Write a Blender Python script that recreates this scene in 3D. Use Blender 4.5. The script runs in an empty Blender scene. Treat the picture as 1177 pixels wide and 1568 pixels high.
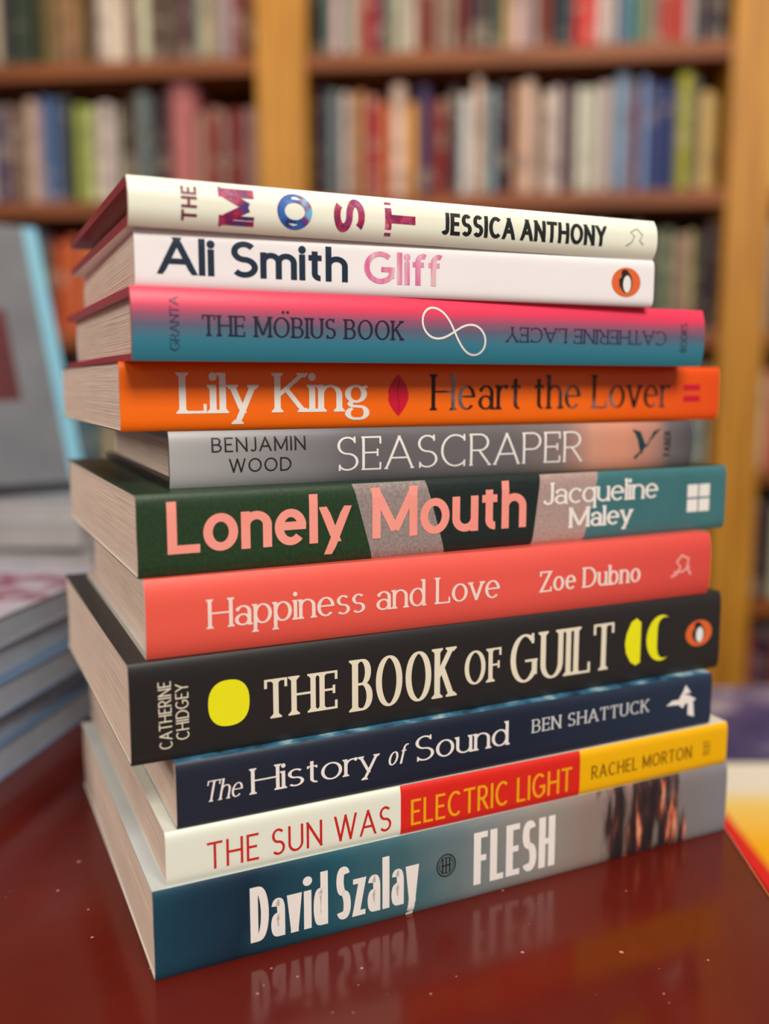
import bpy, bmesh, random
from math import *
from mathutils import Vector, Matrix
random.seed(7)
sc=bpy.context.scene
try: sc.view_settings.view_transform='Standard'
except Exception: pass
COL=sc.collection

# ------------------------------------------------------------------ materials
def lin(c):
    c=c/255.0
    return c/12.92 if c<=.04045 else ((c+.055)/1.055)**2.4
def rgb(r,g,b): return (lin(r),lin(g),lin(b),1)
class NT:
    def __init__(s,name,rough=.4,metal=0,spec=.4):
        s.m=bpy.data.materials.new(name); s.m.use_nodes=True
        s.t=s.m.node_tree; s.b=s.t.nodes['Principled BSDF']
        s.b.inputs['Roughness'].default_value=rough
        s.b.inputs['Metallic'].default_value=metal
        s.b.inputs['Specular IOR Level'].default_value=spec
    def n(s,typ,**k):
        x=s.t.nodes.new(typ)
        for a,v in k.items(): setattr(x,a,v)
        return x
    def l(s,a,b): s.t.links.new(a,b)
    def coord(s,which='Object'):
        return s.n('ShaderNodeTexCoord').outputs[which]
    def sep(s):
        sp=s.n('ShaderNodeSeparateXYZ'); s.l(s.coord(),sp.inputs[0]); return sp.outputs
    def math(s,op,a,b=None):
        x=s.n('ShaderNodeMath',operation=op)
        for i,v in enumerate((a,b)):
            if v is None: continue
            if isinstance(v,(int,float)): x.inputs[i].default_value=v
            else: s.l(v,x.inputs[i])
        return x.outputs[0]
    def noise(s,scale,detail=3,vec=None,stretch=None):
        v=vec if vec is not None else s.coord()
        if stretch:
            mp=s.n('ShaderNodeMapping'); mp.inputs['Scale'].default_value=stretch; s.l(v,mp.inputs[0]); v=mp.outputs[0]
        x=s.n('ShaderNodeTexNoise'); x.inputs['Scale'].default_value=scale; x.inputs['Detail'].default_value=detail
        s.l(v,x.inputs['Vector']); return x.outputs['Fac']
    def ramp(s,fac,stops,interp='LINEAR'):
        r=s.n('ShaderNodeValToRGB'); cr=r.color_ramp; cr.interpolation=interp
        cr.elements.remove(cr.elements[1])
        cr.elements[0].position=stops[0][0]; cr.elements[0].color=stops[0][1]
        for p,c in stops[1:]:
            e=cr.elements.new(p); e.color=c
        s.l(fac,r.inputs[0]); return r.outputs[0]
    def mix(s,f,a,b):
        x=s.n('ShaderNodeMix',data_type='RGBA')
        if isinstance(f,(int,float)): x.inputs[0].default_value=f
        else: s.l(f,x.inputs[0])
        for i,v in ((6,a),(7,b)):
            if isinstance(v,tuple): x.inputs[i].default_value=v
            else: s.l(v,x.inputs[i])
        return x.outputs[2]
    def bump(s,h,st=.2,dist=.001):
        b=s.n('ShaderNodeBump'); b.inputs['Strength'].default_value=st; b.inputs['Distance'].default_value=dist
        s.l(h,b.inputs['Height']); s.l(b.outputs[0],s.b.inputs['Normal'])
    def base(s,c):
        if isinstance(c,tuple): s.b.inputs['Base Color'].default_value=c
        else: s.l(c,s.b.inputs['Base Color'])
_pc={}
def plain(name,c,rough=.4,metal=0,var=.08):
    k=(name,c,rough,metal)
    if k in _pc: return _pc[k]
    t=NT(name,rough,metal)
    d=tuple(x*(1-var) for x in c[:3])+(1,)
    t.base(t.mix(t.noise(60,3),d,c)); _pc[k]=t.m; return t.m
def axis_ramp(name,L,T,stops,axis='x',interp='LINEAR',rough=.38,wob=0,post=None,spec=.4):
    """cover artwork: colours laid out along the spine (x) or across it (z)"""
    t=NT(name,rough,0,spec)
    sp=t.sep()
    f=t.math('DIVIDE',sp[0],L) if axis=='x' else t.math('DIVIDE',sp[2],T)
    if wob: f=t.math('ADD',f,t.math('MULTIPLY',t.math('SUBTRACT',t.noise(wob[1],4),.5),wob[0]))
    c=t.ramp(f,stops,interp)
    if post: c=post(t,sp,c)
    t.base(c)
    return t.m

# ------------------------------------------------------------------ mesh helpers
def mkobj(name,verts,faces,mats,mi=None,parent=None,smooth=None):
    me=bpy.data.meshes.new(name); me.from_pydata([tuple(v) for v in verts],[],faces)
    for m in mats: me.materials.append(m)
    if mi:
        for p,i in zip(me.polygons,mi): p.material_index=i
    bm=bmesh.new(); bm.from_mesh(me)
    if smooth is not None: bmesh.ops.recalc_face_normals(bm,faces=bm.faces)
    bm.to_mesh(me); bm.free()
    if smooth:
        for p in me.polygons: p.use_smooth=True
        me.set_sharp_from_angle(angle=radians(smooth))
    o=bpy.data.objects.new(name,me); COL.objects.link(o)
    if parent: o.parent=parent
    return o
class MB:
    def __init__(s): s.v=[]; s.f=[]; s.mi=[]
    def box(s,x0,x1,y0,y1,z0,z1,mi=0,M=None):
        b=len(s.v)
        for z in (z0,z1):
            for x,y in ((x0,y0),(x1,y0),(x1,y1),(x0,y1)):
                p=Vector((x,y,z)); s.v.append(M@p if M else p)
        for q in ((0,3,2,1),(4,5,6,7),(0,1,5,4),(1,2,6,5),(2,3,7,6),(3,0,4,7)):
            s.f.append([b+i for i in q]); s.mi.append(mi)
    def prism(s,pts,z0,z1,mi=0):
        b=len(s.v); n=len(pts)
        for z in (z0,z1):
            for x,y in pts: s.v.append(Vector((x,y,z)))
        s.f.append([b+i for i in range(n)][::-1]); s.mi.append(mi)
        s.f.append([b+n+i for i in range(n)]); s.mi.append(mi)
        for i in range(n):
            j=(i+1)%n; s.f.append([b+i,b+j,b+n+j,b+n+i]); s.mi.append(mi)
    def obj(s,name,mats,parent=None,smooth=0): return mkobj(name,s.v,s.f,mats,s.mi,parent,smooth)

# ------------------------------------------------------------------ lettering
X=.68
def a(cx,cy,rx,ry,a0,a1): return ('a',cx,cy,rx,ry,a0,a1)
V=lambda x,y0=0,y1=1:[(x,y0),(x,y1)]
G={
'A':(.74,[[(0,0),(.37,1)],[(.37,1),(.74,0)],[(.13,.33),(.61,.33)]]),
'B':(.56,[V(0),[(0,1),(.28,1),a(.28,.76,.22,.24,90,-90),(0,.52)],[(0,.52),(.29,.52),a(.29,.26,.27,.26,90,-90),(0,0)]]),
'C':(.7,[[a(.4,.5,.4,.5,48,312)]]),
'D':(.7,[V(0),[(0,1),(.25,1),a(.25,.5,.45,.5,90,-90),(0,0)]]),
'E':(.46,[V(0),[(0,1),(.46,1)],[(0,.52),(.38,.52)],[(0,0),(.46,0)]]),
'F':(.44,[V(0),[(0,1),(.44,1)],[(0,.5),(.36,.5)]]),
'G':(.76,[[a(.4,.5,.4,.5,48,325)],[(.5,.44),(.76,.44)],[(.74,.44),(.74,.12)]]),
'H':(.66,[V(0),V(.66),[(0,.52),(.66,.52)]]),
'I':(.0,[V(0)]),
'J':(.3,[[(.3,1),(.3,.2),a(.14,.2,.16,.2,0,-150)]]),
'K':(.6,[V(0),[(.58,1),(0,.4)],[(.2,.6),(.6,0)]]),
'L':(.44,[V(0),[(0,0),(.44,0)]]),
'M':(.82,[V(0),[(0,1),(.41,.08)],[(.41,.08),(.82,1)],V(.82)]),
'N':(.66,[V(0),[(0,1),(.66,0)],V(.66)]),
'O':(.82,[[a(.41,.5,.41,.5,0,360)]]),
'P':(.52,[V(0),[(0,1),(.27,1),a(.27,.73,.25,.27,90,-90),(0,.46)]]),
'R':(.56,[V(0),[(0,1),(.26,1),a(.26,.74,.25,.26,90,-90),(0,.48)],[(.24,.48),(.56,0)]]),
'S':(.52,[[a(.26,.75,.24,.25,35,270),a(.26,.25,.26,.25,90,-145)]]),
'T':(.6,[V(.3),[(0,1),(.6,1)]]),
'U':(.62,[[(0,1),(0,.31),a(.31,.31,.31,.31,180,360),(.62,1)]]),
'W':(1.04,[[(0,1),(.26,0)],[(.26,0),(.52,1)],[(.52,1),(.78,0)],[(.78,0),(1.04,1)]]),
'X':(.6,[[(0,0),(.6,1)],[(0,1),(.6,0)]]),
'Y':(.64,[[(0,1),(.32,.46)],[(.32,.46),(.64,1)],V(.32,0,.46)]),
'Z':(.56,[[(0,1),(.56,1)],[(.56,1),(.0,0)],[(0,0),(.56,0)]]),
'a':(.42,[[a(.21,.46,.2,.22,150,0),(.41,0)],[a(.2,.19,.2,.19,0,360)]]),
'b':(.48,[V(0),[a(.24,.34,.24,.34,0,360)]]),
'c':(.42,[[a(.25,.34,.25,.34,48,312)]]),
'd':(.48,[V(.48),[a(.24,.34,.24,.34,0,360)]]),
'e':(.48,[[(.02,.37),(.48,.37)],[a(.24,.34,.24,.34,6,318)]]),
'f':(.26,[[a(.27,.8,.16,.2,60,180),(.11,0)],[(.02,X),(.22,X)]]),
'g':(.46,[[a(.23,.34,.23,.34,0,360)],[(.46,X),(.46,-.08),a(.23,-.08,.23,.22,0,-150)]]),
'h':(.44,[V(0),[(0,.44),a(.22,.44,.22,.24,180,0),(.44,0)]]),
'i':(.0,[V(0,0,X),('dot',0,.93)]),
'k':(.44,[V(0),[(.42,X),(0,.26)],[(.15,.4),(.44,0)]]),
'l':(.0,[V(0)]),
'm':(.78,[V(0,0,X),[(0,.46),a(.195,.46,.195,.22,180,0),(.39,0)],[(.39,.46),a(.585,.46,.195,.22,180,0),(.78,0)]]),
'n':(.44,[V(0,0,X),[(0,.44),a(.22,.44,.22,.24,180,0),(.44,0)]]),
'o':(.5,[[a(.25,.34,.25,.34,0,360)]]),
'p':(.48,[V(0,-.3,X),[a(.24,.34,.24,.34,0,360)]]),
'q':(.48,[V(.48,-.3,X),[a(.24,.34,.24,.34,0,360)]]),
'r':(.28,[V(0,0,X),[(0,.4),a(.2,.42,.2,.26,180,65)]]),
's':(.36,[[a(.18,.51,.165,.17,35,270),a(.18,.17,.18,.17,90,-145)]]),
't':(.26,[[(.11,.9),(.11,.16),a(.25,.16,.14,.16,180,275)],[(.02,X),(.22,X)]]),
'u':(.44,[[(0,X),(0,.24),a(.22,.24,.22,.24,180,360)],V(.44,0,X)]),
'v':(.46,[[(0,X),(.23,0)],[(.23,0),(.46,X)]]),
'y':(.46,[[(0,X),(.23,0)],[(.46,X),(.11,-.3)]]),
'z':(.4,[[(0,X),(.4,X)],[(.42,X),(-.02,0)],[(0,0),(.4,0)]]),
' ':(.28,[]),
}
G2={'g':(.46,[[a(.2,.46,.2,.22,0,360)],[(.12,.26),a(.14,.18,.08,.07,110,250),(.3,.1),a(.3,-.07,.16,.17,80,-90),(.18,-.24),a(.18,-.09,.18,.15,270,110)],[(.34,.6),(.48,.68)]])}
def expand(path):
    pts=[]
    for p in path:
        if p[0]=='a' and len(p)==7:
            _,cx,cy,rx,ry,a0,a1=p; n=max(3,int(abs(a1-a0)/9))
            q=[(cx+rx*cos(radians(a0+(a1-a0)*i/n)),cy+ry*sin(radians(a0+(a1-a0)*i/n))) for i in range(n+1)]
        else: q=[p]
        for w in q:
            if pts:
                d=hypot(w[0]-pts[-1][0],w[1]-pts[-1][1])
                if d<.008: continue
                k=int(d/.13)
                l=pts[-1]
                for j in range(1,k+1): pts.append((l[0]+(w[0]-l[0])*j/(k+1),l[1]+(w[1]-l[1])*j/(k+1)))
            pts.append(w)
    return pts
class Ink:
    """collects flat ink shapes that follow the (slightly rounded) spine surface"""
    def __init__(s,book): s.b=book; s.v=[]; s.f=[]; s.k=0
    def surf(s,u,v): return Vector((u,s.b.prof(v)-.00012-s.k*6e-7,v))
    def strip(s,Lp,Rp):
        b=len(s.v); n=len(Lp)
        for p,q in zip(Lp,Rp): s.v.append(s.surf(*p)); s.v.append(s.surf(*q))
        for i in range(n-1): s.f.append([b+2*i,b+2*i+1,b+2*i+3,b+2*i+2])
        s.k+=1
    def fan(s,pts,c):
        b=len(s.v); s.v.append(s.surf(*c))
        mid=[((p[0]+c[0])/2,(p[1]+c[1])/2) for p in pts]
        n=len(pts)
        for p in mid: s.v.append(s.surf(*p))
        for p in pts: s.v.append(s.surf(*p))
        for i in range(n):
            j=(i+1)%n
            s.f.append([b,b+1+i,b+1+j]); s.f.append([b+1+i,b+1+n+i,b+1+n+j,b+1+j])
        s.k+=1
    def ellipse(s,u,v,ru,rv,p=2,n=28):
        pts=[]
        for i in range(n):
            t=2*pi*i/n; c,d=cos(t),sin(t)
            pts.append((u+ru*copysign(abs(c)**(2/p),c),v+rv*copysign(abs(d)**(2/p),d)))
        s.fan(pts,(u,v))
    def poly(s,pts):
        c=(sum(p[0] for p in pts)/len(pts),sum(p[1] for p in pts)/len(pts)); s.fan(pts,c)
    def ring(s,u,v,ru,rv,w,n=32,a0=0,a1=360):
        L=[];R=[]
        for i in range(n+1):
            t=radians(a0+(a1-a0)*i/n)
            L.append((u+(ru-w)*cos(t),v+(rv-w)*sin(t))); R.append((u+ru*cos(t),v+rv*sin(t)))
        s.strip(L,R)
    def rect(s,u0,u1,v0,v1):
        n=6; s.strip([(u0,v0+(v1-v0)*i/n) for i in range(n+1)],[(u1,v0+(v1-v0)*i/n) for i in range(n+1)])
    def line(s,P,w):
        Lp=[];Rp=[]
        for i,p in enumerate(P):
            q0=P[max(0,i-1)]; q1=P[min(len(P)-1,i+1)]
            dx,dy=q1[0]-q0[0],q1[1]-q0[1]; d=hypot(dx,dy) or 1
            nx,ny=-dy/d*w/2,dx/d*w/2
            Lp.append((p[0]+nx,p[1]+ny)); Rp.append((p[0]-nx,p[1]-ny))
        s.strip(Lp,Rp)
    def text(s,txt,u0,u1,v0,v1,style,rot=0):
        wv,wh,gap,serif,slant=style
        if rot==90: Wd,H=(v1-v0),(u1-u0)
        else: Wd,H=(u1-u0),(v1-v0)
        def T(x,y):
            x=x+slant*y; x*=H; y*=H
            if rot==0: return (u0+x,v0+y)
            if rot==90: return (u1-y,v0+x)
            return (u1-x,v1-y)
        gl=[(c,G2[c] if (serif and c in G2) else G[c]) for c in txt]
        n=len(gl); W=sum(g[1][0] for g in gl)
        nn=sum(1 for c in txt if c!=' ')
        sx=(Wd/H-nn*wv-(n-1)*gap-abs(slant)*.8)/W
        xo=0
        for c,(w,strokes) in gl:
            if c==' ': xo+=w*sx+gap; continue
            def my(y): return wh/2+y*(1-wh)
            def mx(x): return xo+wv/2+x*sx
            polys=[expand(st) for st in strokes if st[0]!='dot']
            for st in strokes:
                if st[0]=='dot':
                    r=wv*.62 if wv>.08 else wv*.8
                    b0=(mx(st[1]),my(st[2]))
                    pts=[T(b0[0]+r*cos(t*pi/8),b0[1]+r*sin(t*pi/8)) for t in range(16)]; s.fan(pts,T(*b0))
            for si,P in enumerate(polys):
                def touch(p):
                    for sj,Q in enumerate(polys):
                        if sj==si: continue
                        for q in Q:
                            if hypot(p[0]-q[0],p[1]-q[1])<.09: return True
                    return False
                M=[(mx(x),my(y)) for x,y in P]
                closed=hypot(P[0][0]-P[-1][0],P[0][1]-P[-1][1])<.01
                clamp={}
                ser=[]
                if not closed:
                    for end in (0,-1):
                        p=P[end]; q=M[end]; r=M[1] if end==0 else M[-2]
                        dx,dy=q[0]-r[0],q[1]-r[1]; d=hypot(dx,dy); dx/=d; dy/=d
                        lv=[y for y in (0,1,X,-.3) if abs(p[1]-y)<.004]
                        if lv and abs(dy)>.55:
                            y=lv[0]; top=(dy>0); ext=wh*.5+ (wv*.5*abs(dx))
                            M[end]=(q[0]+dx*ext,q[1]+dy*ext)
                            yb=my(y)+(wh/2 if top else -wh/2)
                            clamp[end]=(top,yb)
                            if serif:
                                vert=abs(dx)<.12; low=c.islower()
                                if vert or not touch(p):
                                    lw=rw=wv/2+serif
                                    if vert and low and top: rw=wv/2*.9
                                    if low and not top and c in 'adut': lw=wv/2*.9
                                    if c=='t' and top: continue
                                    ser.append((q[0]+(0 if vert else 0),yb,top,lw,rw))
                            continue
                        if abs(dx)>.98 and len(P)<12 and abs(P[0][1]-P[-1][1])<.01 and c!='e':
                            M[end]=(q[0]+copysign(wv*.47,dx),q[1])
                            if not touch(p) and serif and c.upper() in 'EFTLZ':
                                hgt=.2 if p[1] in (0,1) else .11
                                x1=M[end][0]-copysign(wh*.6,dx); w2=wh*.6
                                if p[1]==1 or p[1]==X: ya,yb=my(p[1])+wh/2,my(p[1])-hgt*(1 if c.isupper() else .7)
                                elif p[1]==0: ya,yb=my(0)-wh/2,my(0)+hgt*(1 if c.isupper() else .7)
                                else: ya,yb=q[1]-hgt,q[1]+hgt
                                s.strip([T(x1-w2,ya+(yb-ya)*k/2) for k in range(3)],[T(x1+w2,ya+(yb-ya)*k/2) for k in range(3)])
                        elif abs(dx)>.98 and touch(p):
                            M[end]=(q[0]+dx*wv*.45,q[1])
                        elif serif and c in 'CGS' :
                            up=p[1]>.5
                            ya=q[1]-(.06 if up else -.06); yb=1 if up else 0
                            if c=='G' and not up: continue
                            s.strip([T(q[0]-wh*.6,ya+(yb-ya)*k/2) for k in range(3)],[T(q[0]+wh*.6,ya+(yb-ya)*k/2) for k in range(3)])
                        elif serif and c in 'acfryJ':
                            if (c=='a' and end==-1) or (c=='c' and end==-1): continue
                            if touch(p): continue
                            r_=wv*.52; b0=q
                            s.fan([T(b0[0]+r_*cos(t*pi/7),b0[1]+r_*sin(t*pi/7)) for t in range(14)],T(*b0))
                Lp=[];Rp=[]; n_=len(M)
                for i,p in enumerate(M):
                    if closed:
                        q0=M[i-1] if i>0 else M[-2]; q1=M[i+1] if i<n_-1 else M[1]
                    else: q0=M[max(0,i-1)]; q1=M[min(n_-1,i+1)]
                    dx,dy=q1[0]-q0[0],q1[1]-q0[1]; d=hypot(dx,dy) or 1
                    nx,ny=-dy/d*wv/2,dx/d*wh/2
                    l=[p[0]+nx,p[1]+ny]; r=[p[0]-nx,p[1]-ny]
                    for e,(top,yb) in clamp.items():
                        if (e==0 and i<=1) or (e==-1 and i>=n_-2):
                            for z in (l,r): z[1]=min(z[1],yb) if top else max(z[1],yb)
                    Lp.append(T(*l)); Rp.append(T(*r))
                s.strip(Lp,Rp)
                for (x,yb,top,lw,rw) in ser:
                    sh=wh*.8
                    y0,y1=(yb-sh,yb) if top else (yb,yb+sh)
                    m=[x-lw,x-wv/2,x,x+wv/2,x+rw]
                    s.strip([T(q,y0) for q in m],[T(q,y1) for q in m])
                    br=min(serif,.08)*.8; ys=(yb-sh-br) if top else (yb+sh+br); yc=(yb-sh*.9) if top else (yb+sh*.9)
                    for sg,ww in ((-1,lw),(1,rw)):
                        if ww>wv/2: s.strip([T(x,ys),T(x,yc)],[T(x+sg*wv*.5,ys),T(x+sg*(wv*.5+br),yc)])
            xo+=w*sx+wv+gap
    def done(s,name,mat):
        return mkobj(name,s.v,s.f,[mat],None,s.b.root)

# ------------------------------------------------------------------ books
Z0=.75
def page_mat():
    t=NT('page_edges',.85,0,.15)
    n=t.noise(1,4,stretch=(60,25,4200)); n2=t.noise(30,2)
    c=t.ramp(n,[(.25,rgb(192,166,148)),(.5,rgb(226,204,188)),(.8,rgb(240,224,208))])
    t.base(t.mix(t.math('MULTIPLY',n2,.25),c,rgb(200,172,156)))
    t.bump(n,.25,.0003); return t.m
page_m=page_mat()
class Book:
    def __init__(s,hard,ax,ay,th,L,t,W,z,ruler,bulge,p,mats,ov=.003,bt=.0022):
        s.L=L/100; s.t=t/100; s.W=W/100; s.bulge=bulge; s.p=p; s.rul=ruler
        s.root=bpy.data.objects.new('book',None); COL.objects.link(s.root); s.root.empty_display_size=.02
        s.root.location=(ax/100,ay/100,Z0+z/100); s.root.rotation_euler=(0,0,radians(th))
        L,t,W=s.L,s.t,s.W; c=bt if hard else .0004; o=ov if hard else .0002
        N=28; vs=[t*(.5-.5*cos(pi*k/N)) for k in range(N+1)]
        out=[(W,0),(W*.66,0),(W*.33,0)]+[(s.prof(v),v) for v in vs]+[(W*.33,t),(W*.66,t),(W,t)]
        inn=[]
        for y,z_ in out:
            inn.append((min(y+max(c*.7,.0004),W) if y<W*.2 else y,min(max(z_,c),t-c)))
        n=len(out); V_=[]
        for x in (0,L):
            for y,z_ in out: V_.append((x,y,z_))
            for y,z_ in inn: V_.append((x,y,z_))
        F=[];MI=[]
        for i in range(n-1):
            spine=3<=i<=3+N-1
            F.append([i,i+1,2*n+i+1,2*n+i]); MI.append(0 if spine else 1)
            F.append([n+i,3*n+i,3*n+i+1,n+i+1]); MI.append(2)
            for b in (0,2*n): F.append([b+i,b+n+i,b+n+i+1,b+i+1]); MI.append(2 if hard else (0 if spine else 1))
        for i in (0,n-1): F.append([i,2*n+i,3*n+i,n+i]); MI.append(2)
        mkobj('cover',V_,F,mats,MI,s.root,smooth=40)
        K=int(t/.00045); V_=[];F=[]
        y0=.0015 if not hard else .003; y1=W-o-.0004
        zs=[c+(t-2*c)*k/K for k in range(K+1)]
        wav=random.random()*6
        pr=[]
        for k in range(K):
            d=o+random.random()*.00018+ .0004*(.5+.5*sin(wav+k/K*5))*(1 if not hard else .6)
            e=random.random()*.0002
            pr+= [(d,zs[k],e),(d,zs[k+1],e)]
        for d,z_,e in pr:
            V_+= [(d,y0,z_),(L-d,y0,z_),(L-d,y1-e,z_),(d,y1-e,z_)]
        for i in range(len(pr)-1):
            b=4*i
            for j in range(4): F.append([b+j,b+(j+1)%4,b+4+(j+1)%4,b+4+j])
        F.append([3,2,1,0]); q=4*(len(pr)-1); F.append([q,q+1,q+2,q+3])
        mkobj('page_block',V_,F,[page_m],None,s.root,smooth=0)
    def prof(s,v):
        return -s.bulge*(1-abs(2*min(max(v/s.t,0),1)-1)**s.p)
    def U(s,q):
        x0,x1,k=s.rul; f=(q-x0)/(x1-x0); return f/((1-f)*k+f)*s.L
    def V(s,f): return f*s.t

# measured layout: ax ay theta L t W | spine ruler
D={11:(-7.11,26.84,25.15,23.32,2.947,15.94,235,1108.5,38.9/29.1),
10:(-6.75,27.14,24.86,22.77,1.766,16.85,253,1110,38.5/29.0),
9:(-6.40,27.35,25.08,21.53,2.130,15.39,269.5,1086,38.0/28.9),
8:(-7.68,27.13,25.43,23.53,3.178,14.79,197.5,1098.5,38.4/28.4),
7:(-7.24,27.62,24.57,22.12,2.473,13.66,220.5,1082.5,37.6/28.5),
6:(-7.45,27.79,25.75,23.63,2.562,14.78,208,1107,38.5/28.3),
5:(-6.78,29.41,23.86,20.85,1.794,14.33,257.5,1055,37.9/29.6),
4:(-8.23,29.32,25.24,24.54,2.168,14.81,182,1097,39.6/29.3),
3:(-7.50,28.19,25.36,22.13,2.171,14.51,199,1072.5,37.2/27.8),
2:(-7.42,28.55,23.33,19.01,1.711,14.34,204.5,997.5,35.4/27.9),
1:(-7.47,28.15,24.36,19.19,1.420,14.28,193.5,999,35.1/27.3)}
WHITE=rgb(244,242,238)
def mk(b,hard,z,bulge,p,mats,**k):
    d=D[b]; return Book(hard,*d[:6],z,d[6:9],bulge,p,mats,**k)
inner=plain('cover_inside',rgb(225,220,212),.6)
zc=0; B={}
def frac(b,q):
    x0,x1,k=D[b][6:9]; f=(q-x0)/(x1-x0); return f/((1-f)*k+f)
def S(wv,wh,gap,serif=0,slant=0): return (wv,wh,gap,serif,slant)
def txt(b,name,t,q0,q1,v0,v1,style,mat,rot=0):
    bk=B[b]; k=Ink(bk); k.text(t,bk.U(q0),bk.U(q1),bk.V(v0),bk.V(v1),style,rot); return k.done(name,mat)
def penguin(b,qc,vc,rq,rv):
    bk=B[b]; u=bk.U(qc); ru=(bk.U(qc+rq)-bk.U(qc-rq))/2; v=bk.V(vc); r=bk.V(rv)
    k=Ink(bk); k.ellipse(u,v,ru,r); k.done('emblem_oval',plain('emblem_orange',rgb(232,106,52)))
    k=Ink(bk); k.k=30; k.ellipse(u,v-.03*r,ru*.42,r*.72); k.ellipse(u-ru*.1,v+r*.62,ru*.26,r*.24); k.poly([(u-ru*.5,v+.2*r),(u-ru*.3,v+.3*r),(u-ru*.45,v-.5*r)])
    k.done('emblem_body',plain('emblem_black',rgb(40,32,30)))
    k=Ink(bk); k.k=60; k.ellipse(u+ru*.06,v-.12*r,ru*.27,r*.58); k.done('emblem_belly',plain('emblem_white',WHITE))
ink_white=plain('ink_white',rgb(246,240,234),.5)

# 11 -- bottom paperback with photographic spine
L=D[11][3]/100;T=D[11][4]/100
def figures(t,sp,c):
    x=t.math('DIVIDE',sp[0],L)
    def win(c0,q0,q1): return t.math('SUBTRACT',1.0,t.math('DIVIDE',t.math('ABSOLUTE',t.math('SUBTRACT',x,frac(11,c0))),(frac(11,q1)-frac(11,q0))/2))
    g=t.noise(1,3,stretch=(70,70,14))
    c=t.mix(t.math('MULTIPLY',g,.18),c,rgb(60,64,66))
    n=t.noise(1,3,stretch=(150,150,26))
    m=t.ramp(t.math('ADD',t.math('MULTIPLY',win(985,885,1085),.5),t.math('SUBTRACT',n,.30)),[(.36,(0,0,0,1)),(.5,(.95,.95,.95,1))])
    n2=t.noise(1,3,stretch=(260,260,48))
    fig=t.ramp(n2,[(.36,rgb(26,20,24)),(.5,rgb(52,34,34)),(.57,rgb(104,56,44)),(.63,rgb(214,112,78)),(.72,rgb(244,176,140))])
    return t.mix(m,c,fig)
m=axis_ramp('art_teal_grey',L,T,[(0,rgb(20,66,88)),(.12,rgb(6,40,62)),(.26,rgb(32,88,104)),(.38,rgb(70,108,116)),(.5,rgb(130,138,138)),(.6,rgb(150,144,138)),(.7,rgb(152,132,122)),(.85,rgb(136,122,118)),(1,rgb(136,134,140))],wob=(.1,50),post=figures,rough=.5,spec=.25)
B[11]=mk(11,0,zc,.0012,8,[m,plain('cover_pale',rgb(206,212,210)),inner]); zc+=D[11][4]
txt(11,'author_lettering','David Szalay',381,638,.17,.81,S(.14,.10,.04),ink_white)
txt(11,'title_lettering','FLESH',722,846,.17,.84,S(.15,.115,.05),ink_white)
bk=B[11]; k=Ink(bk); u=bk.U(680);r=.0039; k.ring(u,bk.V(.52),r,r*1.1,.0005); k.ring(u,bk.V(.52),r*.75,r*.8,.0003)
for q in (-1,0,1): k.line([(u+q*.0014,bk.V(.42)),(u+q*.0014,bk.V(.62))],.0006)
k.line([(u-.002,bk.V(.52)),(u+.002,bk.V(.52))],.0006); k.done('prize_stamp',plain('stamp_ink',rgb(40,40,42)))

# 10 -- cream / red / yellow paperback
L=D[10][3]/100;T=D[10][4]/100
m=axis_ramp('art_blocks',L,T,[(0,rgb(234,238,222)),(frac(10,609),rgb(222,40,30)),(frac(10,884),rgb(246,184,8))],interp='CONSTANT')
B[10]=mk(10,0,zc,.001,8,[m,plain('cover_cream',rgb(226,226,212)),inner]); zc+=D[10][4]
txt(10,'title_lettering_red','THE SUN WAS',316,597,.17,.68,S(.09,.09,.13),plain('ink_red',rgb(206,38,32)))
txt(10,'title_lettering_yellow','ELECTRIC LIGHT',627,873,.17,.70,S(.11,.10,.1),plain('ink_yellow',rgb(250,172,20)))
txt(10,'author_lettering','RACHEL MORTON',903,1056,.32,.62,S(.12,.1,.14),plain('ink_olive',rgb(126,90,16)))
txt(10,'imprint_lettering','TEXT',1074,1084,.3,.66,S(.12,.1,.1),plain('ink_olive',rgb(126,90,16)),90)

# 9 -- navy
m=axis_ramp('art_navy',D[9][3]/100,D[9][4]/100,[(0,rgb(36,42,58)),(.5,rgb(30,38,54)),(1,rgb(42,54,76))],spec=.3)
t=NT('cover_seablue',.35); t.base(t.ramp(t.noise(90,4),[(.35,rgb(30,52,78)),(.55,rgb(70,130,160)),(.7,rgb(190,215,220))]))
B[9]=mk(9,0,zc,.001,8,[m,t.m,inner]); zc+=D[9][4]
txt(9,'title_the','The',311,373,.35,.67,S(.1,.05,.07,.05,.2),ink_white)
txt(9,'title_history','History',383,577,.34,.74,S(.14,.06,.085,.07),ink_white)
txt(9,'title_of','of',591,622,.38,.70,S(.12,.06,.09,0,.25),ink_white)
txt(9,'title_sound','Sound',633,776,.36,.78,S(.14,.06,.085,.07),ink_white)
txt(9,'author_lettering','BEN SHATTUCK',812,990,.48,.72,S(.16,.08,.15,.06),plain('ink_pale',rgb(206,208,210)))
bk=B[9];k=Ink(bk);w=lambda q,v:(bk.U(q),bk.V(v))
k.poly([w(1017,.52),w(1026,.6),w(1036,.6),w(1040,.7),w(1050,.66),w(1062,.56),w(1056,.5),w(1046,.5),w(1042,.42),w(1036,.5)]); k.poly([w(1050,.52),w(1058,.5),w(1060,.22),w(1050,.28)]); k.poly([w(1040,.68),w(1046,.86),w(1054,.7)]); k.done('imprint_bird',ink_white)

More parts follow.
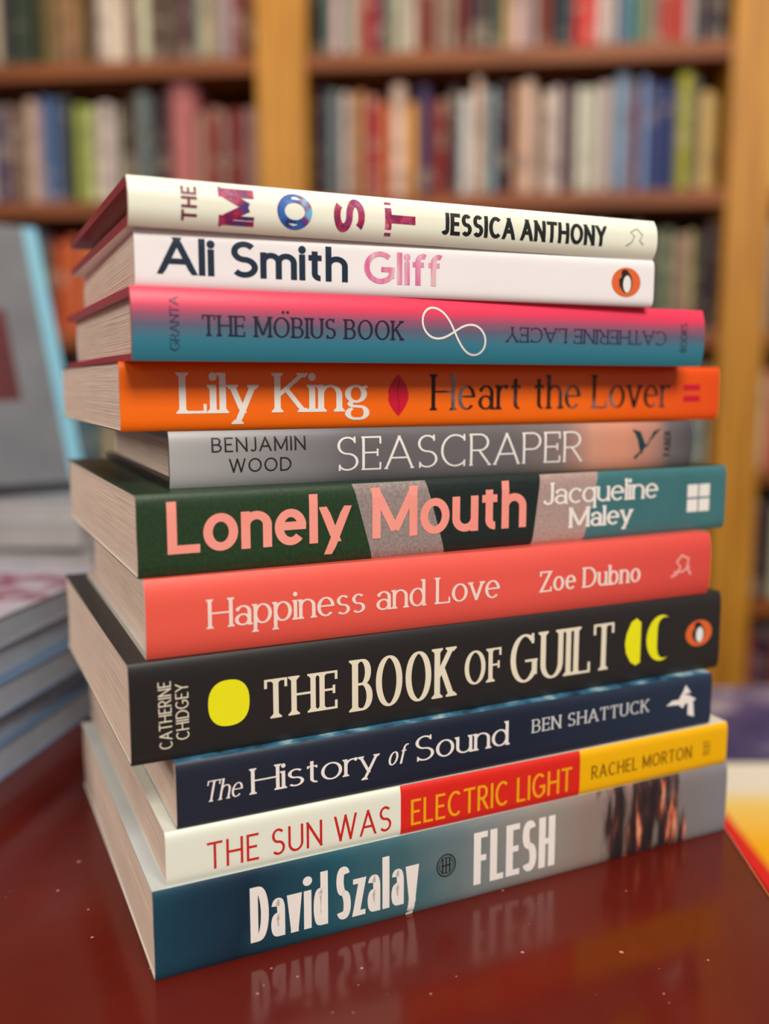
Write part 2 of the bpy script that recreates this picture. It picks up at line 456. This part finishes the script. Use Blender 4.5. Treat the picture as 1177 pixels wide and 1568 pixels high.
# 8 -- black
m=axis_ramp('art_black',D[8][3]/100,D[8][4]/100,[(0,rgb(38,36,35)),(1,rgb(44,41,40))],rough=.42,spec=.3)
B[8]=mk(8,0,zc,.0012,8,[m,plain('cover_black',rgb(30,28,27)),inner]); zc+=D[8][4]
cream=plain('ink_cream',rgb(240,230,206),.5)
txt(8,'author_line_a','CATHERINE',241,261,.13,.80,S(.1,.08,.1),cream,90)
txt(8,'author_line_b','CHIDGEY',267,287,.20,.76,S(.1,.08,.1),cream,90)
st=S(.125,.05,.07,.06)
txt(8,'title_the','THE',402,514,.27,.68,S(.14,.06,.1,.08),cream)
txt(8,'title_book','BOOK',536,692,.20,.76,st,cream)
txt(8,'title_of','OF',708,764,.29,.68,S(.14,.06,.1,.08),cream)
txt(8,'title_guilt','GUILT',778,936,.22,.79,st,cream)
yel=plain('ink_neon_yellow',rgb(244,240,20),.5)
bk=B[8]; k=Ink(bk)
k.ellipse(bk.U(348.5),bk.V(.50),(bk.U(380)-bk.U(317))/2,bk.V(.235),2.4,40)
w=lambda q,v:(bk.U(q),bk.V(v))
k.poly([w(977,.74),w(970,.8),w(962,.76),w(955,.62),w(953,.5),w(955,.38),w(962,.26),w(970,.21),w(977,.24)])
Lp=[];Rp=[]
for i in range(17):
    tt=radians(60+240*i/16); s_=sin(pi*i/16)
    cx,cy=bk.U(1008),bk.V(.51); R=(bk.U(1030)-bk.U(986))/2; Rv=bk.V(.29)
    Lp.append((cx+R*cos(tt),cy+Rv*sin(tt))); Rp.append((cx+R*cos(tt)*(1-.62*s_)+R*.12*s_,cy+Rv*sin(tt)*(1-.35*s_)))
k.strip(Lp,Rp); k.done('moon_shapes',yel)
penguin(8,1066,.5,20,.17)

# 7 -- coral hardback
m=axis_ramp('art_coral',D[7][3]/100,D[7][4]/100,[(0,rgb(238,92,76)),(.6,rgb(236,90,78)),(1,rgb(222,76,68))],rough=.45)
B[7]=mk(7,1,zc,.0018,3.5,[m,plain('cover_coral',rgb(226,92,78)),plain('board_white',rgb(226,214,204))]); zc+=D[7][4]
pk=plain('ink_blush',rgb(252,226,216),.5)
txt(7,'title_lettering','Happiness and Love',315,760,.325,.70,S(.13,.06,.065,.055),pk)
txt(7,'author_lettering','Zoe Dubno',821,975,.33,.64,S(.16,.08,.07,.05),pk)
bk=B[7];k=Ink(bk);w=lambda q,v:(bk.U(q),bk.V(v))
k.line([w(1022,.35),w(1030,.38),w(1036,.5),w(1030,.58),w(1038,.68),w(1048,.62),w(1046,.48),w(1052,.36)],.0011); k.line([w(1026,.42),w(1040,.42),w(1050,.5)],.0009); k.done('imprint_squiggle',plain('ink_rose',rgb(246,170,160)))

# 6 -- collage paperback
L=D[6][3]/100;T=D[6][4]/100
t=NT('art_collage',.42,0,.3); sp=t.sep()
def xs(sl): return t.math('DIVIDE',t.math('ADD',sp[0],t.math('MULTIPLY',t.math('SUBTRACT',sp[2],T/2),sl)),L)
n1=t.noise(900,2); n2=t.noise(25,3)
green=t.mix(n1,rgb(24,42,26),rgb(48,76,46)); taupe=t.mix(n1,rgb(112,98,94),rgb(178,164,160)); dark=t.mix(n1,rgb(22,30,30),rgb(38,50,48)); taupe2=t.mix(n1,rgb(150,124,118),rgb(196,170,162)); teal=t.mix(n2,rgb(48,100,106),rgb(80,132,136))
c=green
for q,sl,col in ((553,.28,taupe),(664,.3,dark),(818,-.13,taupe2),(902,-.25,teal)):
    c=t.mix(t.math('GREATER_THAN',xs(sl),frac(6,q)),c,col)
t.base(c)
B[6]=mk(6,0,zc,.0012,8,[t.m,plain('cover_green',rgb(34,56,40)),inner]); zc+=D[6][4]
t=NT('ink_salmon',.5); t.base(t.mix(t.noise(40,2),rgb(246,142,130),rgb(250,168,152))); sal=t.m
txt(6,'title_lonely','Lonely',254,533,.27,.90,S(.185,.165,.06),sal)
txt(6,'title_mouth','Mouth',567,802,.27,.94,S(.18,.16,.065),sal)
txt(6,'author_first','Jacqueline',828,1003,.56,.88,S(.16,.09,.045,.035),ink_white)
txt(6,'author_last','Maley',868,965,.20,.50,S(.19,.1,.05,.045),ink_white)
bk=B[6];k=Ink(bk)
for q in (1048,1066):
    for v in (.30,.53): k.rect(bk.U(q),bk.U(q+16),bk.V(v),bk.V(v+.2))
k.done('imprint_blocks',ink_white)

# 5 -- grey misty hardback
L=D[5][3]/100;T=D[5][4]/100
m=axis_ramp('art_mist',L,T,[(0,rgb(172,170,170)),(.18,rgb(140,138,140)),(.3,rgb(104,100,104)),(.6,rgb(108,102,104)),(.70,rgb(138,118,114)),(.77,rgb(210,150,128)),(.84,rgb(216,146,120)),(.90,rgb(186,132,116)),(.95,rgb(104,98,100)),(1,rgb(80,76,80))],wob=(.06,50))
B[5]=mk(5,1,zc,.0014,4,[m,plain('cover_slate',rgb(50,48,50)),plain('board_black',rgb(26,22,22))]); zc+=D[5][4]
blk=plain('ink_black',rgb(32,28,28))
txt(5,'author_line_a','BENJAMIN',322,465,.62,.88,S(.12,.1,.2),blk)
txt(5,'author_line_b','WOOD',348,443,.25,.50,S(.12,.1,.2),blk)
txt(5,'title_lettering','SEASCRAPER',512,887,.20,.84,S(.085,.05,.12,.02),ink_white)
bk=B[5];k=Ink(bk);w=lambda q,v:(bk.U(q),bk.V(v))
k.poly([w(964,.85),w(976,.8),w(984,.5),w(978,.3)]); k.poly([w(1008,.86),w(990,.6),w(970,.2),w(966,.24),w(988,.5),w(996,.8)]); k.done('cover_art_figure',plain('art_deepteal',rgb(34,62,66)))
k=Ink(bk);k.text('FABER',bk.U(1012),bk.U(1022),bk.V(.25),bk.V(.8),S(.15,.12,.1),90); k.done('imprint_lettering',blk)

# 4 -- orange
m=axis_ramp('art_orange',D[4][3]/100,D[4][4]/100,[(0,rgb(250,110,4)),(.7,rgb(252,108,6)),(1,rgb(238,78,14))],rough=.36)
B[4]=mk(4,0,zc,.0012,8,[m,plain('cover_darkorange',rgb(60,28,16)),inner]); zc+=D[4][4]
txt(4,'author_lettering','Lily King',272,562,.25,.85,S(.17,.065,.075,.07),ink_white)
t=NT('ink_bronze_foil',.3,.5)
t.base(t.ramp(t.noise(70,2),[(.38,rgb(46,34,34)),(.56,rgb(70,50,46)),(.68,rgb(150,140,140))])); 
txt(4,'title_lettering','Heart the Lover',657,1022,.25,.84,S(.12,.05,.09,.06),t.m)
bk=B[4];k=Ink(bk)
pts=[]
for i in range(17): f=i/16; pts.append((bk.U(606.5)-.0042*max(0,sin(pi*f))**.95*(1-.12*exp(-((f-.5)/.07)**2)),bk.V(.16+.68*f)))
for i in range(1,16): f=1-i/16; pts.append((bk.U(606.5)+.004*sin(pi*f)**.95,bk.V(.16+.68*f)))
k.poly(pts); crim=plain('ink_crimson',rgb(214,12,52)); k.done('lips_motif',crim)
k=Ink(bk); k.k=30; k.line([(bk.U(606.5)+.0003*sin(i),bk.V(.24+.52*i/8)) for i in range(9)],.0003); k.done('lips_crease',plain('ink_maroon',rgb(150,10,44)))
k=Ink(bk); k.rect(bk.U(1043),bk.U(1068),bk.V(.35),bk.V(.46)); k.rect(bk.U(1043),bk.U(1068),bk.V(.56),bk.V(.67)); k.done('imprint_bars',crim)

# 3 -- pink to teal hardback
m=axis_ramp('art_sunset',D[3][3]/100,D[3][4]/100,[(0,rgb(52,136,156)),(.3,rgb(56,124,146)),(.5,rgb(96,98,120)),(.64,rgb(154,84,112)),(.8,rgb(232,58,92)),(1,rgb(240,60,92))],axis='z',rough=.36,wob=(.06,30))
B[3]=mk(3,1,zc,.002,3,[m,plain('cover_pink',rgb(222,60,92)),plain('board_rose',rgb(170,48,66))]); zc+=D[3][4]
nv=plain('ink_navy',rgb(34,32,56)); 
txt(3,'imprint_lettering','GRANTA',257,271,.14,.88,S(.12,.06,.12,.06),plain('ink_plum',rgb(54,46,80)),90)
txt(3,'title_lettering','THE MOBIUS BOOK',306,612,.35,.64,S(.13,.06,.12,.08),nv)
bk=B[3];k=Ink(bk)
for q in (430,437): k.ellipse(bk.U(q),bk.V(.71),.0005,.0005)
k.done('title_umlaut',nv)
t=txt(3,'author_lettering','CATHERINE LACEY',770,1014,.36,.60,S(.12,.06,.14,.08),plain('ink_plum',rgb(54,46,80)),180)
k=Ink(bk);pts=[]
cx,cy=(bk.U(640)+bk.U(740))/2,bk.V(.50); hw=(bk.U(740)-bk.U(640))/2
for i in range(73):
    f=2*pi*i/72; d=1+sin(f)**2
    x=cos(f)/d; y=2*sin(f)*cos(f)/d
    pts.append((cx+hw*(x*.95+y*.12),cy+.0068*y-x*.0044))
k.line(pts,.0007); k.done('infinity_motif',ink_white)
txt(3,'imprint_small','BOOKS',1036,1046,.25,.75,S(.1,.07,.12),nv,90)

# 2 -- white paperback
t=NT('art_white',.35); t.base(t.mix(t.noise(20,2),rgb(238,232,234),rgb(248,244,244)))
B[2]=mk(2,0,zc,.0012,8,[t.m,plain('cover_white',rgb(240,238,236)),inner]); zc+=D[2][4]
txt(2,'author_lettering','Ali Smith',240,530,.235,.87,S(.185,.155,.07),plain('ink_darknavy',rgb(16,38,62)))
t=NT('ink_pink_foil',.25,.2); t.base(t.ramp(t.noise(90,2,stretch=(3,1,.6)),[(.35,rgb(240,120,170)),(.5,rgb(248,165,195)),(.6,rgb(250,206,220)),(.7,rgb(246,186,160))]))
txt(2,'title_lettering','Gliff',555,672,.235,.84,S(.185,.155,.075),t.m)
penguin(2,955,.50,22,.31)

# 1 -- top hardback, cream jacket over maroon boards
t=NT('art_ivory',.36); t.base(t.mix(t.noise(20,2),rgb(236,237,216),rgb(246,247,230)))
B[1]=mk(1,1,zc,.0025,2.6,[t.m,plain('jacket_ivory',rgb(236,236,222)),plain('board_maroon',rgb(146,16,42))],ov=.008,bt=.0029); zc+=D[1][4]
t=NT('ink_painted',.4); t.base(t.ramp(t.noise(150,3),[(.32,rgb(70,50,120)),(.42,rgb(150,28,70)),(.5,rgb(190,60,100)),(.56,rgb(120,50,110)),(.62,rgb(200,60,70)),(.7,rgb(220,140,170))])); pm=t.m
t=NT('ink_painted_blue',.4); t.base(t.ramp(t.noise(150,3),[(.32,rgb(40,40,110)),(.45,rgb(50,110,190)),(.55,rgb(60,80,160)),(.62,rgb(150,40,100)),(.7,rgb(110,180,220))])); pb=t.m
txt(1,'title_the','THE',274,298,.16,.86,S(.17,.17,.12),plain('ink_wine',rgb(120,30,60)),90)
for c,q0,q1,mm in (('M',331,385,pm),('O',420,473,pb),('S',506,553,pm),('T',584,630,pm)):
    txt(1,'title_'+c.lower(),c,q0,q1,.13,.88,S(.24,.21,.1),mm,90)
txt(1,'author_lettering','JESSICA ANTHONY',670,921,.25,.75,S(.2,.17,.06),plain('ink_charcoal',rgb(28,34,34)))
bk=B[1];k=Ink(bk);w=lambda q,v:(bk.U(q),bk.V(v))
k.line([w(952,.3),w(960,.4),w(964,.55),w(958,.65),w(968,.75),w(976,.6),w(972,.45),w(978,.35)],.0006); k.done('imprint_squiggle',plain('ink_grey',rgb(170,174,160)))

# ------------------------------------------------------------------ main table
t=NT('painted_red_wood',.2,0,.5)
co=t.coord()
n=t.noise(6,5); n2=t.noise(70,4)
c=t.mix(n,rgb(78,17,9),rgb(110,30,17)); c=t.mix(t.math('MULTIPLY',n2,.35),c,rgb(54,12,7))
vo=t.n('ShaderNodeTexVoronoi'); vo.inputs['Scale'].default_value=55; t.l(co,vo.inputs['Vector'])
sepc=t.n('ShaderNodeSeparateColor'); t.l(vo.outputs['Color'],sepc.inputs[0])
rad=t.math('MULTIPLY',t.math('POWER',sepc.outputs[0],8),.08)
spk=t.math('LESS_THAN',vo.outputs['Distance'],rad)
vo2=t.n('ShaderNodeTexVoronoi'); vo2.inputs['Scale'].default_value=240; t.l(co,vo2.inputs['Vector'])
sepc2=t.n('ShaderNodeSeparateColor'); t.l(vo2.outputs['Color'],sepc2.inputs[0])
spk2=t.math('LESS_THAN',vo2.outputs['Distance'],t.math('MULTIPLY',t.math('POWER',sepc2.outputs[1],10),.18))
c=t.mix(t.math('MULTIPLY',t.math('MAXIMUM',spk,spk2),.55),c,rgb(220,160,150)); t.base(c)
t.l(t.ramp(t.noise(14,4),[(.3,(.10,.10,.10,1)),(.7,(.24,.24,.24,1))]),t.b.inputs['Roughness'])
t.bump(t.noise(35,4),.10,.001)
red=t.m
tbl=bpy.data.objects.new('display_table',None); COL.objects.link(tbl)
mb=MB(); mb.prism([(-.95,-.35),(.105,-.35),(.146,.42),(.16,1.2),(-.95,1.2)],Z0-.035,Z0)
o=mb.obj('table_top',[red],tbl,0); bv=o.modifiers.new('b','BEVEL'); bv.width=.003; bv.segments=3; bv.limit_method='ANGLE'
mb=MB(); mb.prism([(-.9,-.3),(.06,-.3),(.11,1.15),(-.9,1.15)],Z0-.12,Z0-.035); mb.obj('apron',[red],tbl)
for i,(x,y) in enumerate(((-.87,-.27),(.03,-.27),(.07,1.11),(-.87,1.11))):
    mb=MB(); mb.box(x-.03,x+.03,y-.03,y+.03,0,Z0-.12); mb.obj('leg_%d'%(i+1),[red],tbl)

# ------------------------------------------------------------------ piles and display books on the left
def pilebook(mb,x0,x1,y0,y1,z0,t,rot,mi,pg):
    M=Matrix.Translation(((x0+x1)/2,(y0+y1)/2,0))@Matrix.Rotation(radians(rot),4,'Z')
    hx,hy=(x1-x0)/2,(y1-y0)/2
    mb.box(-hx,hx,-hy,hy,z0,z0+.0006,mi,M); mb.box(-hx,hx,-hy,hy,z0+t-.0006,z0+t,mi,M)
    mb.box(-hx,-hx+.001,-hy,hy,z0,z0+t,mi,M)
    mb.box(-hx+.001,hx-.001,-hy+.001,hy-.001,z0+.0006,z0+t-.0006,pg,M)
bluepg=plain('pages_cool',rgb(178,192,210),.6,var=.3)
greypg=plain('pages_grey',rgb(176,172,172),.7,var=.2)
cb=plain('pile_cover_blue',rgb(104,132,170),.4); cg=plain('pile_cover_grey',rgb(146,154,168),.4)
t=NT('pile_top_art',.3); t.base(t.ramp(t.noise(14,3),[(.35,rgb(150,156,174)),(.5,rgb(184,178,194)),(.56,rgb(130,36,76)),(.62,rgb(186,182,198))])); pt=t.m
pile=bpy.data.objects.new('book_pile',None); COL.objects.link(pile)
mb=MB(); z=Z0
for i in range(5):
    tk=(.016,.0145,.0155,.015,.0145)[i]; dx=(0,-.005,.002,-.004,-.002)[i]
    pilebook(mb,-.336+dx,-.172+dx,.365,.565,z,tk,(-9,-7,-10,-8,-9)[i],(0,1,0,0,3)[i],2); z+=tk
mb.obj('stacked_books',[cb,cg,bluepg,pt],pile)
pile2=bpy.data.objects.new('book_pile',None); COL.objects.link(pile2)
mb=MB(); z=Z0
for i in range(5):
    pilebook(mb,-.56,-.235,.72,.95,z,.019,(2,-1,3,0,1)[i],(1,0,0,1,0)[i],2); z+=.019
mb.obj('stacked_books',[cg,plain('pile_cover_white',rgb(176,176,180),.4),greypg],pile2)
zt=z
disp=bpy.data.objects.new('display_book',None); COL.objects.link(disp)
disp.matrix_world=Matrix.Translation((-.246,.77,zt+.0098))@Matrix.Rotation(radians(40),4,'Z')@Matrix.Rotation(radians(-22),4,'X')
t=NT('display_cover_art',.35); sp=t.sep()
base=t.mix(t.noise(20,3),rgb(84,88,96),rgb(120,124,130))
inb=t.math('MULTIPLY',t.math('LESS_THAN',sp[0],-.04),t.math('MULTIPLY',t.math('GREATER_THAN',sp[2],.07),t.math('LESS_THAN',sp[2],.15)))
c=t.mix(inb,base,t.mix(t.noise(60,3),rgb(54,14,24),rgb(104,30,38)))
c=t.mix(t.math('GREATER_THAN',sp[0],-.012),c,rgb(120,180,206)); t.base(c)
mb=MB(); mb.box(-.16,0,0,.0015,0,.228,0); mb.box(-.16,0,.0225,.024,0,.228,0); mb.box(-.0015,0,.0015,.0225,0,.228,2); mb.box(-.158,-.0015,.0015,.0225,.002,.226,1)
mb.obj('cover_and_pages',[t.m,greypg,plain('spine_skyblue',rgb(110,175,204))],disp)
mb=MB()
for x in (-.12,-.04): mb.box(-.003,.003,0,.004,-.1205,0,0,Matrix.Translation((x,.0245,.13))@Matrix.Rotation(radians(22),4,'X'))
mb.box(-.124,-.036,.0242,.0262,.125,.135); mb.obj('stand_legs',[plain('stand_grey_metal',rgb(120,120,122),.3,.8)],disp)

# ------------------------------------------------------------------ low table to the right with flat books
low=bpy.data.objects.new('low_table',None); COL.objects.link(low)
wd=plain('table_wood_dark',rgb(90,46,26),.4,var=.3)
mb=MB(); mb.box(.19,.95,.1,.88,.60,.63); o=mb.obj('table_top',[wd],low)
for i,(x,y) in enumerate(((.22,.14),(.9,.14),(.22,.84),(.9,.84))):
    mb=MB(); mb.box(x-.025,x+.025,y-.025,y+.025,0,.60); mb.obj('leg_%d'%(i+1),[wd],low)
def flatbook(name,x0,x1,y0,y1,z0,t_,mat,rot=0):
    e=bpy.data.objects.new(name,None); COL.objects.link(e); e.location=((x0+x1)/2,(y0+y1)/2,z0); e.rotation_euler=(0,0,radians(rot))
    mb=MB(); hx,hy=(x1-x0)/2,(y1-y0)/2
    pilebook(mb,-hx,hx,-hy,hy,0,t_,0,0,1); mb.obj('cover_and_pages',[mat,greypg],e); return e
t=NT('cover_yellow_white',.3); sp=t.sep()
c=t.ramp(t.math('ADD',t.math('MULTIPLY',sp[1],4.2),.5),[(0,rgb(240,160,10)),(.5,rgb(244,176,20)),(.74,rgb(240,206,110)),(.86,rgb(232,226,212))])
c=t.mix(t.math('LESS_THAN',sp[0],-.087),c,rgb(218,22,30)); t.base(c)
flatbook('flat_book',.215,.413,.42,.675,.63,.02,t.m)
t=NT('cover_purple',.3); t.base(t.ramp(t.noise(14,3),[(.35,rgb(40,42,96)),(.5,rgb(76,70,116)),(.62,rgb(160,150,164))]))
flatbook('flat_book',.25,.47,.695,.87,.63,.015,t.m,2)

# ------------------------------------------------------------------ bookcase
case=bpy.data.objects.new('bookcase',None); COL.objects.link(case)
case.location=(-.197,1.90,0); case.rotation_euler=(0,0,radians(-5.7))
t=NT('golden_oak',.45); n=t.noise(5,5,stretch=(14,14,.8)); t.base(t.ramp(n,[(.3,rgb(160,104,26)),(.6,rgb(200,140,44)),(.8,rgb(212,158,66))])); oak=t.m
t=NT('brown_shelf_wood',.5); n=t.noise(5,5,stretch=(.8,14,14)); t.base(t.ramp(n,[(.3,rgb(112,56,18)),(.7,rgb(152,84,32))])); brn=t.m
back=plain('shelf_back_dark',rgb(36,22,18),.8)
BW=.878
posts=[-2*BW,-BW,0,BW,2*BW]
mb=MB()
for i,x in enumerate(posts):
    w=.047 if i!=3 else .040
    mb.box(x-w,x+w,-.012,.29,0,2.3,0)
mb.obj('posts',[oak],case)
SH=1.282
levels=[.06]+[SH+.262*k for k in range(-4,5)]
levels=[l for l in levels if l<2.3]
mb=MB()
for i in range(4):
    for l in levels: mb.box(posts[i]+.038,posts[i+1]-.038,0,.285,l-.017,l+.013)
mb.obj('shelf_boards',[brn],case)
mb=MB(); mb.box(posts[0],posts[-1],.285,.295,0,2.3); mb.obj('back_panel',[back],case)
pal=[(40,40,44),(200,186,168),(214,200,184),(136,36,30),(36,48,84),(74,110,130),(190,150,110),(160,150,140),(96,66,60),(220,206,180),(60,80,70),(200,96,50),(180,160,150),(110,116,130),(160,60,56),(54,40,40)]
mats=[];key={}
def cm(c):
    if c not in key:
        key[c]=len(mats); t=NT('shelf_spine_%d'%len(mats),.5)
        lab=t.math('GREATER_THAN',t.noise(30,2,stretch=(.6,.6,1)),.58)
        col=rgb(*c); alt=tuple(.6*x+.4*y for x,y in zip(col[:3],((.08,.03,.03) if sum(c)>360 else (.5,.42,.32))))+(1,)
        t.base(t.mix(lab,tuple(x*.9 for x in col[:3])+(1,),alt)); mats.append(t.m)
    return key[c]
mb=MB()
def sbook(x,w,z,h,c,d=None):
    c=tuple(max(8,min(250,int(v+random.uniform(-12,12)+8)//16*16)) for v in c)
    y0=random.uniform(.015,.05); y1=y0+(d or random.uniform(.13,.16)); mi=cm(c)
    r=w*.22
    mb.prism([(x+r,y0),(x+w-r,y0),(x+w,y0+r),(x+w,y1),(x,y1),(x,y0+r)],z,z+h,mi)
    mb.box(x+w*.12,x+w*.88,y0+.006,y1+.001,z+h-.004,z+h+.0005,cmpg)
cmpg=cm((200,190,172))
def fill(x0,x1,z,c=None,h=.2,hv=.02,w=(.014,.03)):
    x=x0
    while x<x1-.008:
        ww=min(random.uniform(*w),x1-x); cc=c or random.choice(pal)
        if random.random()<.15: cc=random.choice(pal)
        sbook(x,ww-.0008,z,h+random.uniform(-hv,hv*.6),cc); x+=ww
def lx(q): return (q-431)/709*BW*1.0
def seg(lv,q0,q1,c,h=.2,hv=.016,w=(.014,.028)):
    fill(lx(q0),lx(q1),levels_z[lv],c,h,hv,w)
levels_z={k:SH+.262*k+.013 for k in range(-4,4)}
R0=[(474,500,(58,56,54),.2),(500,522,(120,124,116),.2),(522,545,(210,204,190),.2),(545,562,(200,150,100),.19),(562,580,(60,48,46),.2),(580,600,(220,112,50),.19),(600,622,(230,216,184),.2),(622,640,(216,172,70),.19),(640,662,(48,54,96),.2),(662,690,(136,38,42),.19),(690,706,(44,38,40),.2),(706,728,(196,200,200),.2),(728,748,(232,218,174),.21),(748,766,(120,150,184),.2),(766,790,(58,46,46),.2),(790,822,(210,192,180),.21),(822,836,(126,108,104),.2),(836,870,(214,194,182),.205),(870,884,(100,74,76),.2),(884,918,(212,200,192),.2),(918,944,(200,180,162),.2),(944,990,(136,170,196),.215),(990,1036,(44,60,120),.205),(1036,1072,(150,146,44),.21),(1072,1100,(206,176,106),.18)]
for q0,q1,c,h in R0: seg(0,q0,q1,c,h)
R1=[(474,492,(50,44,44)),(492,530,(84,124,134)),(530,548,(196,182,166)),(548,580,(166,66,50)),(580,604,(60,54,62)),(604,640,(202,190,178)),(640,668,(124,38,34)),(668,700,(160,132,104)),(700,722,(60,114,120)),(722,770,(66,52,50)),(770,800,(210,58,42)),(800,850,(184,168,156)),(850,880,(40,42,58)),(880,912,(216,56,46)),(912,940,(216,204,190)),(940,976,(72,128,130)),(976,1004,(124,116,110)),(1004,1046,(200,52,42)),(1046,1100,(74,60,60))]
for q0,q1,c in R1: seg(1,q0,q1,c,.205)
Lf0=[(-160,-60,None),(-60,0,(126,100,96)),(0,28,(200,164,156)),(28,62,(84,116,166)),(62,82,(60,56,62)),(82,104,(170,178,84)),(104,126,(208,206,166)),(126,158,(226,218,204)),(158,188,(64,44,42)),(188,216,(90,122,168)),(216,238,(52,44,50))]
for q0,q1,c in Lf0: seg(0,q0,q1,c,.2)
sbook(lx(238),.058,levels_z[0],.228,(200,106,100)); seg(0,286,388,(160,134,122),.175,.01)
Lf1=[(-160,-20,None),(-20,30,(60,50,46)),(30,60,(130,98,70)),(60,104,(166,128,90)),(104,124,(74,54,46)),(124,172,(226,216,202)),(172,290,(98,74,68)),(290,318,(206,190,176)),(318,350,(168,150,142)),(350,388,(120,58,48))]
for q0,q1,c in Lf1: seg(1,q0,q1,c,.2)
seg(-1,30,90,(206,104,44),.2); seg(-1,90,130,(216,150,70),.19); fill(lx(130),lx(388),levels_z[-1]); fill(lx(-160),lx(30),levels_z[-1])
fill(lx(474),lx(990),levels_z[-1]); seg(-1,990,1040,(92,96,82),.2); seg(-1,1040,1070,(150,130,104),.19); seg(-1,1070,1100,(70,52,50),.2)
for lv in (-4,-3,-2,2,3):
    fill(lx(474),lx(1100),levels_z[lv]); fill(lx(-160),lx(388),levels_z[lv])
for lv in range(-4,4):
    fill(posts[0]+.05,lx(-162),levels_z[lv]); fill(posts[3]+.042,posts[4]-.05,levels_z[lv],(206,206,120) if lv==0 else ((160,200,190) if lv==1 else None))
mb.obj('shelf_books',mats,case)

# ------------------------------------------------------------------ room
mb=MB(); mb.box(-3,3.5,-2.5,3,-.05,0); mb.obj('floor',[plain('floor_carpet',rgb(96,70,56),.8,var=.3)])
w=MB(); w.box(-3,3.5,.31,.4,0,3.0); ww=w.obj('wall_back',[plain('wall_paint',rgb(190,170,140),.8)]); ww.location=case.location; ww.rotation_euler=case.rotation_euler

# ------------------------------------------------------------------ lights
def area(name,loc,tgt,size,power,col):
    l=bpy.data.lights.new(name,'AREA'); l.shape='RECTANGLE'; l.size=size[0]; l.size_y=size[1]; l.energy=power; l.color=col
    o=bpy.data.objects.new(name,l); COL.objects.link(o); o.location=loc
    o.rotation_euler=(Vector(tgt)-Vector(loc)).to_track_quat('-Z','Y').to_euler(); return o
area('left_fill_light',(.6,-1.0,2.2),(0,.35,.85),(.9,.6),37,(1,.94,.86))
area('left_fill_light',(-1.5,-.5,1.9),(-.1,.35,.85),(.8,.8),17,(1,.93,.84))  # fill added low on the left to brighten the page ends, not a fixture
area('left_fill_light',(.3,.7,2.6),(.2,1.9,1.2),(1.8,.5),20,(1,.82,.60))
wl=bpy.data.worlds.new('world'); sc.world=wl; wl.use_nodes=True
wl.node_tree.nodes['Background'].inputs[0].default_value=(.97,.9,.84,1); wl.node_tree.nodes['Background'].inputs[1].default_value=.28

# ------------------------------------------------------------------ camera
cd=bpy.data.cameras.new('camera'); cam=bpy.data.objects.new('camera',cd); COL.objects.link(cam); sc.camera=cam
cd.sensor_fit='VERTICAL'; cd.sensor_height=24; cd.sensor_width=18; cd.lens=24*1436.8/1568
cam.location=(0,0,Z0+.18341); cam.rotation_euler=(radians(90-7.791),0,0)
cd.clip_start=.01; cd.dof.use_dof=True; cd.dof.focus_distance=.312; cd.dof.aperture_fstop=2.7
